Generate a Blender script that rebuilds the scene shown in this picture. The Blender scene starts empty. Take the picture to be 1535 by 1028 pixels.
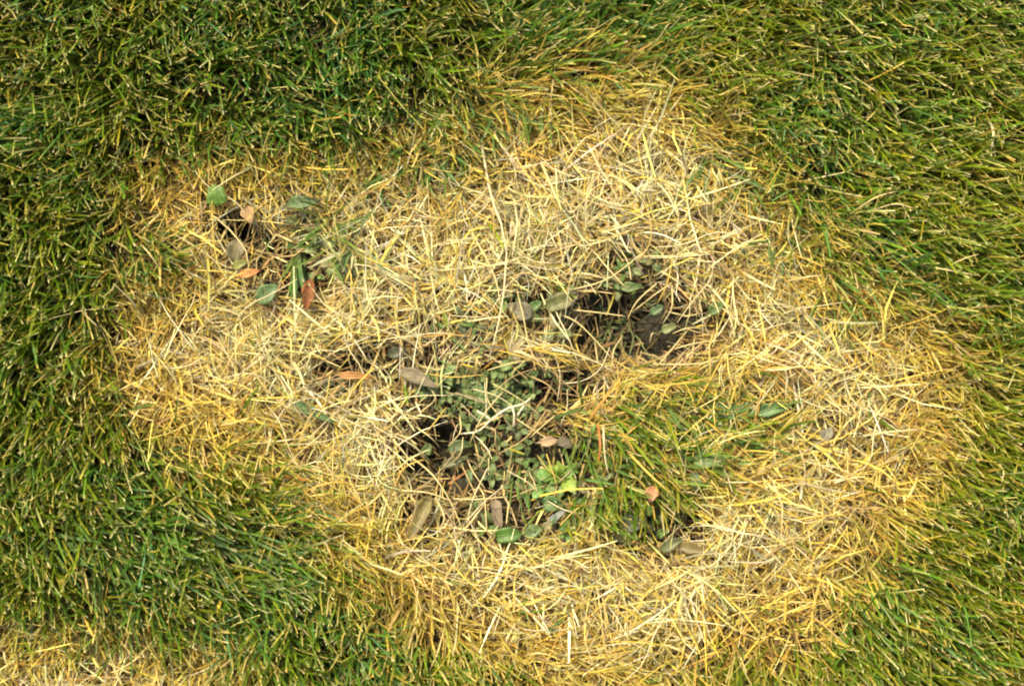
import bpy, math, random
import numpy as np
from mathutils import Vector, Matrix

SC = bpy.context.scene
COL = SC.collection
rng = np.random.default_rng(7)
random.seed(7)

# ------------------------------------------------------------------ camera, sky, sun, exposure
CAM_H, TILT = 1.36, math.radians(9.0)          # standing photographer looking almost straight down
cam_d = bpy.data.cameras.new('camera')
cam = bpy.data.objects.new('camera', cam_d); COL.objects.link(cam)
cam.location = (0.0, -CAM_H * math.tan(TILT), CAM_H)
cam.rotation_euler = (TILT, 0, 0)
cam_d.sensor_width = 36.0; cam_d.lens = 53.0
cam_d.clip_start = 0.02; cam_d.clip_end = 400.0
cam_d.dof.use_dof = True; cam_d.dof.focus_distance = 1.35; cam_d.dof.aperture_fstop = 7.0
SC.camera = cam

SUN_EL, SUN_DIR = math.radians(54), Vector((-0.62, 0.78, 0)).normalized()
w = bpy.data.worlds.new('World'); SC.world = w; w.use_nodes = True
nt = w.node_tree; nt.nodes.clear()
sky = nt.nodes.new('ShaderNodeTexSky'); sky.sky_type = 'NISHITA'; sky.sun_disc = False
sky.sun_elevation = SUN_EL; sky.sun_rotation = math.atan2(SUN_DIR.x, SUN_DIR.y)
sky.dust_density = 6.0; sky.air_density = 0.7
bg = nt.nodes.new('ShaderNodeBackground'); bg.inputs['Strength'].default_value = 0.15
wo = nt.nodes.new('ShaderNodeOutputWorld')
nt.links.new(sky.outputs[0], bg.inputs[0]); nt.links.new(bg.outputs[0], wo.inputs[0])
sd = bpy.data.lights.new('sun', 'SUN'); sd.energy = 3.7; sd.angle = math.radians(2.5); sd.color = (1.0, 0.885, 0.57)
sun = bpy.data.objects.new('sun', sd); COL.objects.link(sun)
tosun = Vector((SUN_DIR.x * math.cos(SUN_EL), SUN_DIR.y * math.cos(SUN_EL), math.sin(SUN_EL)))
sun.rotation_euler = tosun.to_track_quat('Z', 'Y').to_euler(); sun.location = tosun * 6
vs = SC.view_settings; vs.view_transform = 'Standard'; vs.look = 'None'; vs.exposure = 0.74; vs.gamma = 1.0
vs.use_curve_mapping = False
SC.cycles.filter_width = 2.0
SC.cycles.max_bounces = 7; SC.cycles.diffuse_bounces = 4; SC.cycles.transmission_bounces = 4

# ------------------------------------------------------------------ where a spot of the photograph lies on the ground
PW, PH = 1535.0, 1028.0
_f = cam_d.lens / cam_d.sensor_width * PW
_ct, _st = math.cos(TILT), math.sin(TILT)
def G(u, v, z=0.0):
    u = np.asarray(u, float); v = np.asarray(v, float)
    a = (u - PW / 2) / _f; b = -(v - PH / 2) / _f
    dx, dy, dz = a, b * _ct + _st, b * _st - _ct
    t = (z - CAM_H) / dz
    return dx * t + cam.location.x, dy * t + cam.location.y
def UV(x, y):
    dx = np.asarray(x, float); dy = np.asarray(y, float) - cam.location.y; dz = -CAM_H
    X = dx; Y = dy * _ct + dz * _st; Z = -(-dy * _st + dz * _ct)
    return PW / 2 + _f * X / Z, PH / 2 - _f * Y / Z
MM = 0.001
S = float(G(868, 514)[0] - G(768, 514)[0]) / 100     # metres for one picture unit on the ground

# ------------------------------------------------------------------ fields
class Noise:
    def __init__(self, seed):
        self.t = np.random.default_rng(seed).random((256, 256))
    def __call__(self, x, y):
        x = np.asarray(x, float); y = np.asarray(y, float)
        i = np.floor(x).astype(int); j = np.floor(y).astype(int); fx = x - i; fy = y - j
        fx = fx * fx * (3 - 2 * fx); fy = fy * fy * (3 - 2 * fy)
        g = lambda a, b: self.t[a % 256, b % 256]
        return (g(i, j) * (1 - fx) + g(i + 1, j) * fx) * (1 - fy) + (g(i, j + 1) * (1 - fx) + g(i + 1, j + 1) * fx) * fy
NA, NB, NC, ND, NE = [Noise(k) for k in (1, 2, 3, 4, 5)]
def fbm(n, u, v, s):
    return (n(u / s, v / s) * 0.55 + n(u / s * 2.1 + 9, v / s * 2.1 + 4) * 0.3 + n(u / s * 4.3 + 3, v / s * 4.3 + 7) * 0.15) - 0.5
def sdist(poly, u, v):
    """signed distance to a polygon, positive inside"""
    p = np.array(poly, float); n = len(p); d = np.full(u.shape, 1e9); ins = np.zeros(u.shape, bool)
    for k in range(n):
        a, b = p[k], p[(k + 1) % n]; e = b - a
        t = np.clip(((u - a[0]) * e[0] + (v - a[1]) * e[1]) / (e @ e), 0, 1)
        d = np.minimum(d, np.hypot(u - a[0] - t * e[0], v - a[1] - t * e[1]))
        c = ((a[1] > v) != (b[1] > v)) & (u < (b[0] - a[0]) * (v - a[1]) / (b[1] - a[1] + 1e-9) + a[0])
        ins ^= c
    return np.where(ins, d, -d)
def sstep(x, a, b):
    t = np.clip((x - a) / (b - a), 0, 1); return t * t * (3 - 2 * t)

DEAD = [(225, 290), (330, 262), (430, 250), (540, 255), (620, 245), (700, 232), (770, 205), (850, 190), (950, 185), (1010, 205),
        (1050, 230), (1110, 250), (1145, 290), (1180, 330), (1195, 390), (1245, 440), (1320, 475), (1370, 520), (1395, 580),
        (1388, 645), (1355, 705), (1300, 760), (1255, 830), (1195, 900), (1120, 945), (1040, 990), (900, 985), (770, 955),
        (690, 915), (600, 875), (540, 825), (490, 770), (440, 720), (350, 690), (290, 640), (235, 590), (205, 540), (205, 490),
        (270, 440), (300, 400), (240, 345)]
DEAD_CORNER = [(-300, 950), (0, 958), (100, 950), (200, 962), (270, 985), (325, 1020), (350, 1060), (330, 1180), (0, 1250), (-300, 1200)]
INNER = [(880, 610), (960, 575), (1050, 590), (1120, 605), (1135, 640), (1085, 700), (1030, 735), (940, 755), (860, 770), (800, 745), (815, 700), (860, 655)]
GOLD_ZONES = [[(690, 90), (850, 60), (1010, 80), (1060, 180), (1060, 240), (700, 240), (640, 180)], [(1200, 440), (1340, 465), (1410, 540), (1415, 680), (1310, 830), (1230, 850), (1370, 640)],
              [(170, 430), (300, 400), (330, 700), (200, 640)], [(400, 720), (560, 800), (720, 920), (1000, 990), (1000, 1060), (700, 1010), (500, 880)], [(210, 240), (640, 200), (640, 260), (240, 300)]]
# (centre u, v, radius u, v, depth mm, how bare the spot is)
HOLLOWS = [(660, 678, 62, 58, 42, 1.0), (738, 594, 118, 52, 18, .96), (955, 488, 112, 60, 32, .96), (1028, 518, 44, 30, 26, .92),
           (352, 343, 33, 21, 34, .95), (985, 788, 76, 34, 20, .85), (505, 565, 30, 40, 20, .75), (846, 578, 46, 30, 24, .88),
           (452, 415, 62, 62, 14, .62), (810, 690, 95, 52, 12, .85), (690, 735, 54, 22, 20, .85), (800, 466, 70, 36, 14, .62),
           (780, 775, 92, 44, 8, .66), (378, 388, 32, 38, 14, .5), (185, 500, 16, 12, 14, .8), (945, 405, 58, 34, 10, .62),
           (630, 775, 34, 44, 10, .55), (1240, 640, 36, 26, 9, .45), (1160, 612, 44, 26, 9, .5), (600, 548, 66, 30, 12, .6),
           (690, 500, 50, 40, 8, .45), (700, 835, 40, 16, 8, .4)]
def hollow(u, v):
    d = np.zeros(np.shape(u)); bare = np.zeros(np.shape(u))
    wob = 1 + 0.55 * fbm(NE, u, v, 55)
    for (cu, cv, ru, rv, dep, br) in HOLLOWS:
        q = np.hypot((u - cu) / ru, (v - cv) / rv) * wob
        d = np.maximum(d, dep * (1 - sstep(q, .45, 1.35))); bare = np.maximum(bare, br * (1 - sstep(q, .55, 1.25)))
    return d * MM, bare
def dead_sd(u, v):
    d = np.maximum(sdist(DEAD, u, v), sdist(DEAD_CORNER, u, v))
    d = np.minimum(d, -sdist(INNER, u, v) + 0)
    return d - 9 + 120 * fbm(NA, u, v, 120) + 50 * fbm(NB, u, v, 30)
def height(x, y):
    u, v = UV(x, y)
    far = np.hypot(x, y)
    u = np.clip(u, -4000, 6000); v = np.clip(v, -4000, 6000)
    h = 14 * MM * fbm(NC, u, v, 190) + 5 * MM * fbm(ND, u, v, 40) + 2.2 * MM * fbm(NE, u, v, 9)
    d, _ = hollow(u, v)
    return np.where(far < 3, h, h * 0.3) - np.where(far < 1.2, d, 0)
# lie of the grass: (u, v, lean direction x right, y up, how flat it lies)
FLOW = [(60, 80, .2, -.7, .75), (300, 80, .35, -.7, .75), (520, 120, .25, -.8, .8), (850, 60, 1, .12, 1.0), (980, 180, 1, -.25, 1.0),
        (1240, 150, .15, -1, .9), (1430, 120, .6, -.7, .85), (1300, 300, .8, -.5, .95), (1450, 300, .9, -.4, .9), (1330, 420, .8, -.6, 1.0),
        (1480, 560, .8, -.5, .95), (1480, 700, .3, -.9, .8), (1400, 800, .3, -.9, .8), (1300, 950, .5, -.8, .85), (1100, 1000, .1, -1, .85),
        (760, 1000, .3, -.9, .85), (560, 960, .4, -.9, .85), (300, 830, 1, -.45, 1.1), (180, 780, 1, -.35, 1.05), (60, 820, .5, -.8, .9),
        (80, 600, .1, -1, .75), (60, 380, .15, -1, .75), (200, 450, .3, -1, .8), (420, 800, .9, -.5, 1.0), (420, 950, .5, -.9, .9),
        (960, 660, .5, -.9, .9), (1080, 640, .9, .1, 1.0), (230, 250, .3, -.9, .8), (640, 250, .2, -1, .9), (60, 920, .15, -1, .9)]
def flow(u, v):
    fx = np.zeros(u.shape); fy = np.zeros(u.shape); fl = np.zeros(u.shape); ws = np.zeros(u.shape)
    for (cu, cv, dx, dy, l) in FLOW:
        wgt = 1 / (((u - cu) ** 2 + (v - cv) ** 2) + 60.0 ** 2) ** 1.6
        n = math.hypot(dx, dy); fx += wgt * dx / n; fy += wgt * dy / n; fl += wgt * l; ws += wgt
    return np.arctan2(fy, fx), fl / ws

# ------------------------------------------------------------------ materials
def principled(name, rough=0.6, spec=0.3):
    m = bpy.data.materials.new(name); m.use_nodes = True; t = m.node_tree; t.nodes.clear()
    o = t.nodes.new('ShaderNodeOutputMaterial'); b = t.nodes.new('ShaderNodeBsdfPrincipled')
    b.inputs['Roughness'].default_value = rough; b.inputs['Specular IOR Level'].default_value = spec
    t.links.new(b.outputs[0], o.inputs[0]); return m, t, b, o
def noise_ramp(t, scale, stops, detail=5, coord='Object', rough=.6):
    tc = t.nodes.new('ShaderNodeTexCoord'); n = t.nodes.new('ShaderNodeTexNoise')
    n.inputs['Scale'].default_value = scale; n.inputs['Detail'].default_value = detail; n.inputs['Roughness'].default_value = rough
    t.links.new(tc.outputs[coord], n.inputs['Vector'])
    r = t.nodes.new('ShaderNodeValToRGB'); t.links.new(n.outputs['Fac'], r.inputs[0])
    e = r.color_ramp.elements
    e[0].position, e[0].color = stops[0][0], (*stops[0][1], 1); e[1].position, e[1].color = stops[-1][0], (*stops[-1][1], 1)
    for p, c in stops[1:-1]:
        q = e.new(p); q.color = (*c, 1)
    return n, r
def blade_material(name, rough, spec, trans):
    """leaf colour comes from each blade's own colour attribute, broken up by fine grain; thin leaf lets light through"""
    m, t, b, o = principled(name, rough, spec)
    a = t.nodes.new('ShaderNodeVertexColor'); a.layer_name = 'tint'
    n, r = noise_ramp(t, 420, [(.25, (.78, .78, .78)), (.75, (1.16, 1.16, 1.16))], 3)
    mx = t.nodes.new('ShaderNodeMix'); mx.data_type = 'RGBA'; mx.blend_type = 'MULTIPLY'; mx.inputs[0].default_value = 1
    t.links.new(a.outputs['Color'], mx.inputs[6]); t.links.new(r.outputs[0], mx.inputs[7])
    t.links.new(mx.outputs[2], b.inputs['Base Color'])
    tr = t.nodes.new('ShaderNodeBsdfTranslucent'); t.links.new(mx.outputs[2], tr.inputs['Color'])
    ms = t.nodes.new('ShaderNodeMixShader'); ms.inputs[0].default_value = trans
    t.links.new(b.outputs[0], ms.inputs[1]); t.links.new(tr.outputs[0], ms.inputs[2]); t.links.new(ms.outputs[0], o.inputs[0])
    return m
M_GREEN = blade_material('live_grass', .5, .22, .42)
M_STRAW = blade_material('dry_grass', .6, .22, .25)
M_LITTER = blade_material('thatch', .85, .1, .08)
M_LEAF = blade_material('weed_leaf', .5, .4, .25)
M_BROWN = blade_material('dead_leaf', .7, .2, .15)

def soil_material():
    m, t, b, o = principled('soil', .95, .1)
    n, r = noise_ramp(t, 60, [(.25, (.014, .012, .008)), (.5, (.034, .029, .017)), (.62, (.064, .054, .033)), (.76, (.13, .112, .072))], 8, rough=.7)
    n2, r2 = noise_ramp(t, 9, [(.3, (.03, .06, .012)), (.7, (.05, .10, .02))], 6)     # lawn too far off to show blades
    g = t.nodes.new('ShaderNodeNewGeometry'); ln = t.nodes.new('ShaderNodeVectorMath'); ln.operation = 'LENGTH'
    t.links.new(g.outputs['Position'], ln.inputs[0])
    mr = t.nodes.new('ShaderNodeMapRange'); mr.inputs['From Min'].default_value = 1.4; mr.inputs['From Max'].default_value = 2.2
    t.links.new(ln.outputs['Value'], mr.inputs['Value'])
    mx = t.nodes.new('ShaderNodeMix'); mx.data_type = 'RGBA'
    t.links.new(mr.outputs[0], mx.inputs[0]); t.links.new(r.outputs[0], mx.inputs[6]); t.links.new(r2.outputs[0], mx.inputs[7])
    t.links.new(mx.outputs[2], b.inputs['Base Color'])
    bp = t.nodes.new('ShaderNodeBump'); bp.inputs['Strength'].default_value = .9; bp.inputs['Distance'].default_value = .004
    n3, _ = noise_ramp(t, 260, [(.3, (0, 0, 0)), (.7, (1, 1, 1))], 8)
    t.links.new(n3.outputs['Fac'], bp.inputs['Height']); t.links.new(bp.outputs[0], b.inputs['Normal'])
    return m
M_SOIL = soil_material()
def clod_material():
    m, t, b, o = principled('clod', .95, .08)
    n, r = noise_ramp(t, 180, [(.3, (.016, .015, .010)), (.55, (.042, .038, .026)), (.75, (.10, .092, .066))], 8, rough=.7)
    t.links.new(r.outputs[0], b.inputs['Base Color'])
    bp = t.nodes.new('ShaderNodeBump'); bp.inputs['Strength'].default_value = 1; bp.inputs['Distance'].default_value = .002
    t.links.new(n.outputs['Fac'], bp.inputs['Height']); t.links.new(bp.outputs[0], b.inputs['Normal'])
    return m
M_CLOD = clod_material()

# ------------------------------------------------------------------ mesh helpers
def new_obj(name, me, mat, parent=None):
    o = bpy.data.objects.new(name, me); COL.objects.link(o)
    if mat and not me.materials: me.materials.append(mat)
    if parent: o.parent = parent
    return o
def tag(o, label, cat, group=None, kind=None):
    o['label'] = label; o['category'] = cat
    if group: o['group'] = group
    if kind: o['kind'] = kind
    return o
def raw_mesh(name, co, quads, tint=None, smooth=True):
    co = np.asarray(co, np.float32); quads = np.asarray(quads, np.int32)
    me = bpy.data.meshes.new(name); nq = len(quads); k = quads.shape[1]
    me.vertices.add(len(co)); me.vertices.foreach_set('co', co.ravel())
    me.loops.add(nq * k); me.loops.foreach_set('vertex_index', quads.ravel())
    me.polygons.add(nq); me.polygons.foreach_set('loop_start', np.arange(nq, dtype=np.int32) * k)
    me.polygons.foreach_set('loop_total', np.full(nq, k, np.int32))
    if smooth: me.polygons.foreach_set('use_smooth', np.ones(nq, bool))
    if tint is not None:
        a = me.color_attributes.new('tint', 'FLOAT_COLOR', 'POINT')
        c = np.ones((len(co), 4), np.float32); c[:, :3] = tint; a.data.foreach_set('color', c.ravel())
    me.update(calc_edges=True); return me

def ribbons(x, y, z, az, lean, bend, L, W, roll, cb, cm, ct, K=4, curl=None, tipw=.55, tipfrac=.1, ground=None, floor=.0015, basew=.75):
    """many curved grass blades as one vertex / face / tint set. angles from the vertical; cb, cm, ct the colours of foot, blade, cut tip"""
    n = len(x); curl = np.zeros(n) if curl is None else curl
    ts = np.concatenate([np.linspace(0, 1 - tipfrac, K), [1.0]]) if tipfrac else np.linspace(0, 1, K + 1)
    R = len(ts); co = np.zeros((n, R, 2, 3), np.float32); cl = np.zeros((n, R, 2, 3), np.float32)
    px, py, pz = x.copy(), y.copy(), z.copy(); pt = 0.0
    for i, s in enumerate(ts):
        ds = s - pt; sm = (s + pt) / 2; pt = s
        th = lean + bend * sm; a = az + curl * sm
        px = px + np.sin(th) * np.cos(a) * L * ds; py = py + np.sin(th) * np.sin(a) * L * ds; pz = pz + np.cos(th) * L * ds
        if ground is not None and i > 0:
            pz = np.maximum(pz, ground(px, py) + floor)
        th = lean + bend * s; a = az + curl * s
        sx, sy = -np.sin(a), np.cos(a)                                    # sideways, level
        ux, uy, uz = -np.cos(th) * np.cos(a), -np.cos(th) * np.sin(a), np.sin(th)   # the blade's own upper side
        c, q = np.cos(roll + .5 * curl * s), np.sin(roll + .5 * curl * s)
        wx, wy, wz = sx * c + ux * q, sy * c + uy * q, uz * q
        prof = basew + (1 - basew) * min(1, s / .3) if s < .5 else 1 - (1 - tipw) * ((s - .5) / .5) ** 1.5
        hw = W * prof / 2
        for k, sg in enumerate((-1, 1)):
            co[:, i, k, 0] = px + sg * wx * hw; co[:, i, k, 1] = py + sg * wy * hw; co[:, i, k, 2] = pz + sg * wz * hw
            b0 = max(0, 1 - s / .28)
            cl[:, i, k] = (cb * b0 + cm * (1 - b0)) if i < R - 1 else ct
    idx = (np.arange(n)[:, None] * R + np.arange(R - 1)[None, :]) * 2
    q = np.stack([idx, idx + 1, idx + 3, idx + 2], -1).reshape(-1, 4)
    return co.reshape(-1, 3), q, cl.reshape(-1, 3)
def join_sets(sets):
    co, q, c, off = [], [], [], 0
    for a, b, d in sets:
        co.append(a); q.append(b + off); c.append(d); off += len(a)
    return np.concatenate(co), np.concatenate(q), np.concatenate(c)
def pick(palette, weights, n, jitter=.18):
    p = np.array(palette); k = rng.choice(len(p), n, p=np.array(weights) / sum(weights))
    c = p[k] * (1 + rng.normal(0, jitter, (n, 1))) * (1 + rng.normal(0, .06, (n, 3)))
    return np.clip(c, .004, .9)

GREENS = [(.076, .165, .012), (.099, .197, .014), (.134, .222, .017), (.075, .178, .031), (.116, .232, .068), (.172, .230, .019)]
YELLOWS = [(.52, .41, .07), (.60, .50, .17), (.38, .28, .05), (.38, .36, .05), (.42, .25, .05)]
STRAWS = [(.65, .57, .23), (.69, .63, .33), (.62, .50, .13), (.60, .44, .075), (.48, .31, .06), (.69, .65, .43), (.44, .39, .23), (.30, .22, .09)]
LITTERS = [(.24, .165, .06), (.36, .27, .11), (.16, .105, .045), (.44, .34, .15), (.12, .09, .045)]

# ------------------------------------------------------------------ the ground, one sheet to the horizon
def axis(lo, hi, step, far):
    c = np.arange(lo, hi + step / 2, step); g = [step]; out = []
    p = hi
    while p < far:
        g.append(g[-1] * 1.35); p += g[-1]; out.append(p)
    out = np.array(out)
    return np.concatenate([-(out - hi)[::-1] + lo, c, out])
gx, gy = axis(-.62, .62, .0032, 90), axis(-.46, .46, .0032, 90)
XX, YY = np.meshgrid(gx, gy, indexing='ij')
ZZ = height(XX, YY)
nx, ny = XX.shape
ii = (np.arange(nx - 1)[:, None] * ny + np.arange(ny - 1)[None, :]).ravel()
ground = new_obj('ground', raw_mesh('ground', np.stack([XX, YY, ZZ], -1).reshape(-1, 3), np.stack([ii, ii + ny, ii + ny + 1, ii + 1], -1)), M_SOIL)
tag(ground, 'dark brown bare soil showing in the hollows between the grass', 'ground', kind='structure')

def scatter(n, x0, x1, y0, y1):
    return rng.uniform(x0, x1, n), rng.uniform(y0, y1, n)

# ------------------------------------------------------------------ living lawn
def lawn(n, box, hole=None, K=4, wmul=1.0, tipf=.09, scorched=False):
    x, y = scatter(n, *box)
    if hole is not None:
        k = ~((x > hole[0]) & (x < hole[1]) & (y > hole[2]) & (y < hole[3])); x, y = x[k], y[k]
    u, v = UV(x, y); sd = dead_sd(u, v); _, bare = hollow(u, v)
    p = 1 - sstep(sd, -75, 48); p *= (1 - .95 * bare)
    p *= 1 - .22 * sstep(sdist(INNER, u, v), -30, 10)
    p = np.maximum(p, .025 * (1 - bare))
    tuft = sstep(fbm(NE, u + 300, v, 24), -.26, .12)                         # bare seams between tufts
    p *= .25 + .75 * tuft
    k = rng.random(len(x)) < p; x, y, u, v, sd = x[k], y[k], u[k], v[k], sd[k]; n = len(x)
    fa, fl = flow(u, v)
    sw = 2.0 * fbm(NB, u + 70, v, 75) + 1.7 * fbm(ND, u, v + 90, 28)
    az = fa + sw + rng.normal(0, .55, n)
    lean = np.clip(rng.normal(.55, .28, n) * fl, -.2, 1.25); bend = np.clip(rng.normal(.55, .4, n) * fl, -.3, 1.5)
    L = np.clip(rng.normal(55, 13, n), 18, 90) * MM * (1 - .35 * sstep(sd, -60, 30))
    W = np.clip(rng.normal(1.85, .55, n), .8, 4.0) * MM * wmul
    edge = sstep(sd, -125, 0); right = sstep(u, 700, 1450) * .10
    inn = sstep(sdist(INNER, u, v), -30, 20); L = L * (1 - .25 * inn); lean = lean + .3 * inn
    gz = np.max([sstep(sdist(g, u, v) + 60 * fbm(NC, u, v, 60), -35, 30) for g in GOLD_ZONES], 0)
    yel = rng.random(n) < (.42 * gz + .09 + 1.1 * right + (.68 * edge * (1 - .9 * sstep(sdist(INNER, u, v), -30, 25))))
    W = np.where(yel, W * .78, W); L = np.where(yel, L * .85, L)
    blue = sstep(fbm(NA, u + 900, v + 50, 110), -.1, .2)
    cm = pick(GREENS, [3, 4, 3, 2, 1.6, 1.6], n); cm[:, 2] *= (.7 + .7 * blue); cm[:, 0] *= (1.25 - .4 * blue)
    warm = sstep(u, 300, 1500)[:, None]; cm *= 1 + warm * np.array([.30, .12, -.05])
    cm = np.where(yel[:, None], pick(YELLOWS, [3.6, 3.4, 1.8, 2, 1], n), cm)
    cb = cm * .35 + pick([(.30, .26, .07), (.20, .17, .06), (.25, .13, .05)], [3, 2, 1], n) * .65
    cut = rng.random(n) < .75
    ct = np.where(cut[:, None], pick([(.60, .53, .22), (.68, .60, .34), (.55, .40, .10)], [3, 1.5, 2], n), cm * 1.1)
    if scorched:                                                             # blades dying back from the cut end
        ct = pick(YELLOWS + [(.62, .55, .26)], [3, 3, 1, 1, .6, 4], n); cm = cm * .7 + ct * .3
    z = height(x, y) - 2 * MM
    return ribbons(x, y, z, az, lean, bend, L, W, rng.normal(0, .55, n), cb, cm, np.clip(ct, 0, .85), K=K, curl=rng.normal(0, .35, n),
                   tipfrac=tipf, ground=height, floor=.002)
BOX = (-.60, .60, -.44, .46)
c, q, t = join_sets([lawn(92000, BOX), lawn(26000, BOX, tipf=.32, scorched=True, wmul=.85)])
tag(new_obj('lawn_grass', raw_mesh('lawn_grass', c, q, t), M_GREEN), 'mown green lawn grass surrounding the dead straw ring', 'grass', kind='stuff')
c, q, t = lawn(170000, (-1.7, 1.7, -1.4, 1.7), hole=BOX, K=2, wmul=1.5)
tag(new_obj('outlying_lawn_grass', raw_mesh('outlying_lawn_grass', c, q, t), M_GREEN), 'green lawn carrying on beyond the dead patch', 'grass', kind='stuff')

# ------------------------------------------------------------------ dead grass: rotten litter below, bleached straw above
def dead_mass(n, layer):
    x, y = scatter(n, *BOX); u, v = UV(x, y); sd = dead_sd(u, v); _, bare = hollow(u, v)
    p = np.maximum(sstep(sd, -80, 20), .20 * sstep(sdist(INNER, u, v), -20, 10)) if layer != 'litter' else .25 + .75 * sstep(sd, -70, 10)
    p *= (1 - .93 * bare) if layer != 'litter' else (1 - .8 * bare)
    cl = sstep(fbm(NC, u + 40, v + 10, 22), -.30, .05)
    if layer == 'straw': p *= .3 + .7 * cl
    az = rng.uniform(0, 2 * np.pi, n)
    coh = rng.random(n) < .38
    az = np.where(coh, 9 * fbm(NB, u, v + 400, 70) + rng.normal(0, .35, n), az)
    Lr = np.clip(rng.gamma(6.5, 6.0, n), 9, 95) * MM
    rooted = np.zeros(n, bool)
    if layer == 'straw':
        rooted = rng.random(n) < .5
        cx, cy = scatter(5200, *BOX); ca = rng.uniform(0, 2 * np.pi, 5200); ck = rng.integers(0, 5200, n)
        x = np.where(rooted, cx[ck] + rng.normal(0, 2.6, n) * MM, x); y = np.where(rooted, cy[ck] + rng.normal(0, 2.6, n) * MM, y)
        az = np.where(rooted, ca[ck] + rng.normal(0, .75, n), az)
        u, v = UV(x, y); sd = dead_sd(u, v); _, bare = hollow(u, v)
        p = np.maximum(sstep(sd, -80, 20), .20 * sstep(sdist(INNER, u, v), -20, 10)) * (1 - .93 * bare)
        p *= .3 + .7 * sstep(fbm(NC, u + 40, v + 10, 22), -.30, .05)
    if layer == 'straw':
        for f in (.35, .65, .95):                                             # few of them hang out over a bare hollow
            _, b2 = hollow(u + np.cos(az) * Lr * f / S, v - np.sin(az) * Lr * f / S); p = p * (1 - .90 * b2)
    k = rng.random(n) < p; x, y, u, v, sd, az, Lr, rooted = x[k], y[k], u[k], v[k], sd[k], az[k], Lr[k], rooted[k]; n = len(x)
    edge = 1 - sstep(sd, 0, 95)
    if layer == 'litter':
        L = rng.uniform(10, 40, n) * MM; W = rng.uniform(.8, 2.6, n) * MM; lean = rng.normal(1.5, .12, n); bend = rng.normal(.1, .3, n)
        z = height(x, y) + rng.uniform(.5, 6, n) * MM; cm = pick(LITTERS, [3, 3, 2, 2, 2], n, .25); cb = cm; ct = cm * 1.1
    else:
        L = Lr; W = np.clip(rng.gamma(7.5, .155, n), .45, 2.7) * MM
        lean = np.where(rooted, np.clip(rng.normal(.85, .3, n), .1, 1.4), np.clip(rng.normal(1.2, .25, n), .2, 1.6)); bend = rng.normal(.42, .4, n)
        z = height(x, y) + np.where(rooted, -1, rng.uniform(-1, 11, n)) * MM
        gold = np.clip(edge * .95 + sstep(fbm(NA, u + 500, v + 222, 90), 0, .28) * .4 + .2 * sstep(-u, -620, -250), 0, 1)
        pale = pick(STRAWS, [4, 4, 1.4, .3, .3, 2.6, .9, .6], n, .22); gl = pick(STRAWS, [1.4, .4, 4, 4, 2.4, .1, .4, .8], n, .22)
        cm = np.where((rng.random(n) < gold)[:, None], gl, pale)
        cb = cm * .6 + pick([(.5, .36, .14), (.34, .2, .08)], [2, 1], n) * .4; ct = np.clip(cm * 1.12, 0, .85)
    return ribbons(x, y, z, az, lean, bend, L, W, rng.normal(0, .5, n), cb, cm, ct, K=4 if layer == 'straw' else 2,
                   curl=rng.normal(0, .6, n), tipw=.4, tipfrac=.06 if layer == 'straw' else 0, ground=height, floor=.0015)
c, q, t = dead_mass(52000, 'litter')
tag(new_obj('rotten_thatch', raw_mesh('rotten_thatch', c, q, t), M_LITTER), 'brown rotten thatch lying flat on the soil under the straw', 'thatch', kind='stuff')
c, q, t = dead_mass(92000, 'straw')
tag(new_obj('dead_grass', raw_mesh('dead_grass', c, q, t), M_STRAW), 'tangled mat of bleached and golden dead grass forming the ring', 'dead grass', kind='stuff')
# ------------------------------------------------------------------ single things
def hgt(u, v, zo=0.0):
    x, y = G(u, v, 0.0); h = float(height(x, y)) + zo
    x, y = G(u, v, h); return Vector((float(x), float(y), float(height(x, y)) + zo))
def canopy(u, v, z_mm):
    """a point z_mm above the undisturbed ground level, in line with the spot (u, v) of the photograph"""
    x, y = G(u, v, z_mm * MM); return Vector((float(x), float(y), z_mm * MM))
def catmull(P, n):
    P = [Vector(p) for p in P]
    if len(P) == 2: P = [P[0], (P[0] + P[1]) / 2 + Vector((0, 0, .002)), P[1]]
    Q = [2 * P[0] - P[1]] + P + [2 * P[-1] - P[-2]]; out = []
    for i in range(n):
        f = i / (n - 1) * (len(P) - 1); k = min(int(f), len(P) - 2); t = f - k
        a, b, c, d = Q[k], Q[k + 1], Q[k + 2], Q[k + 3]
        out.append(.5 * (2 * b + (c - a) * t + (2 * a - 5 * b + 4 * c - d) * t * t + (3 * b - a - 3 * c + d) * t ** 3))
    return out
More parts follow.
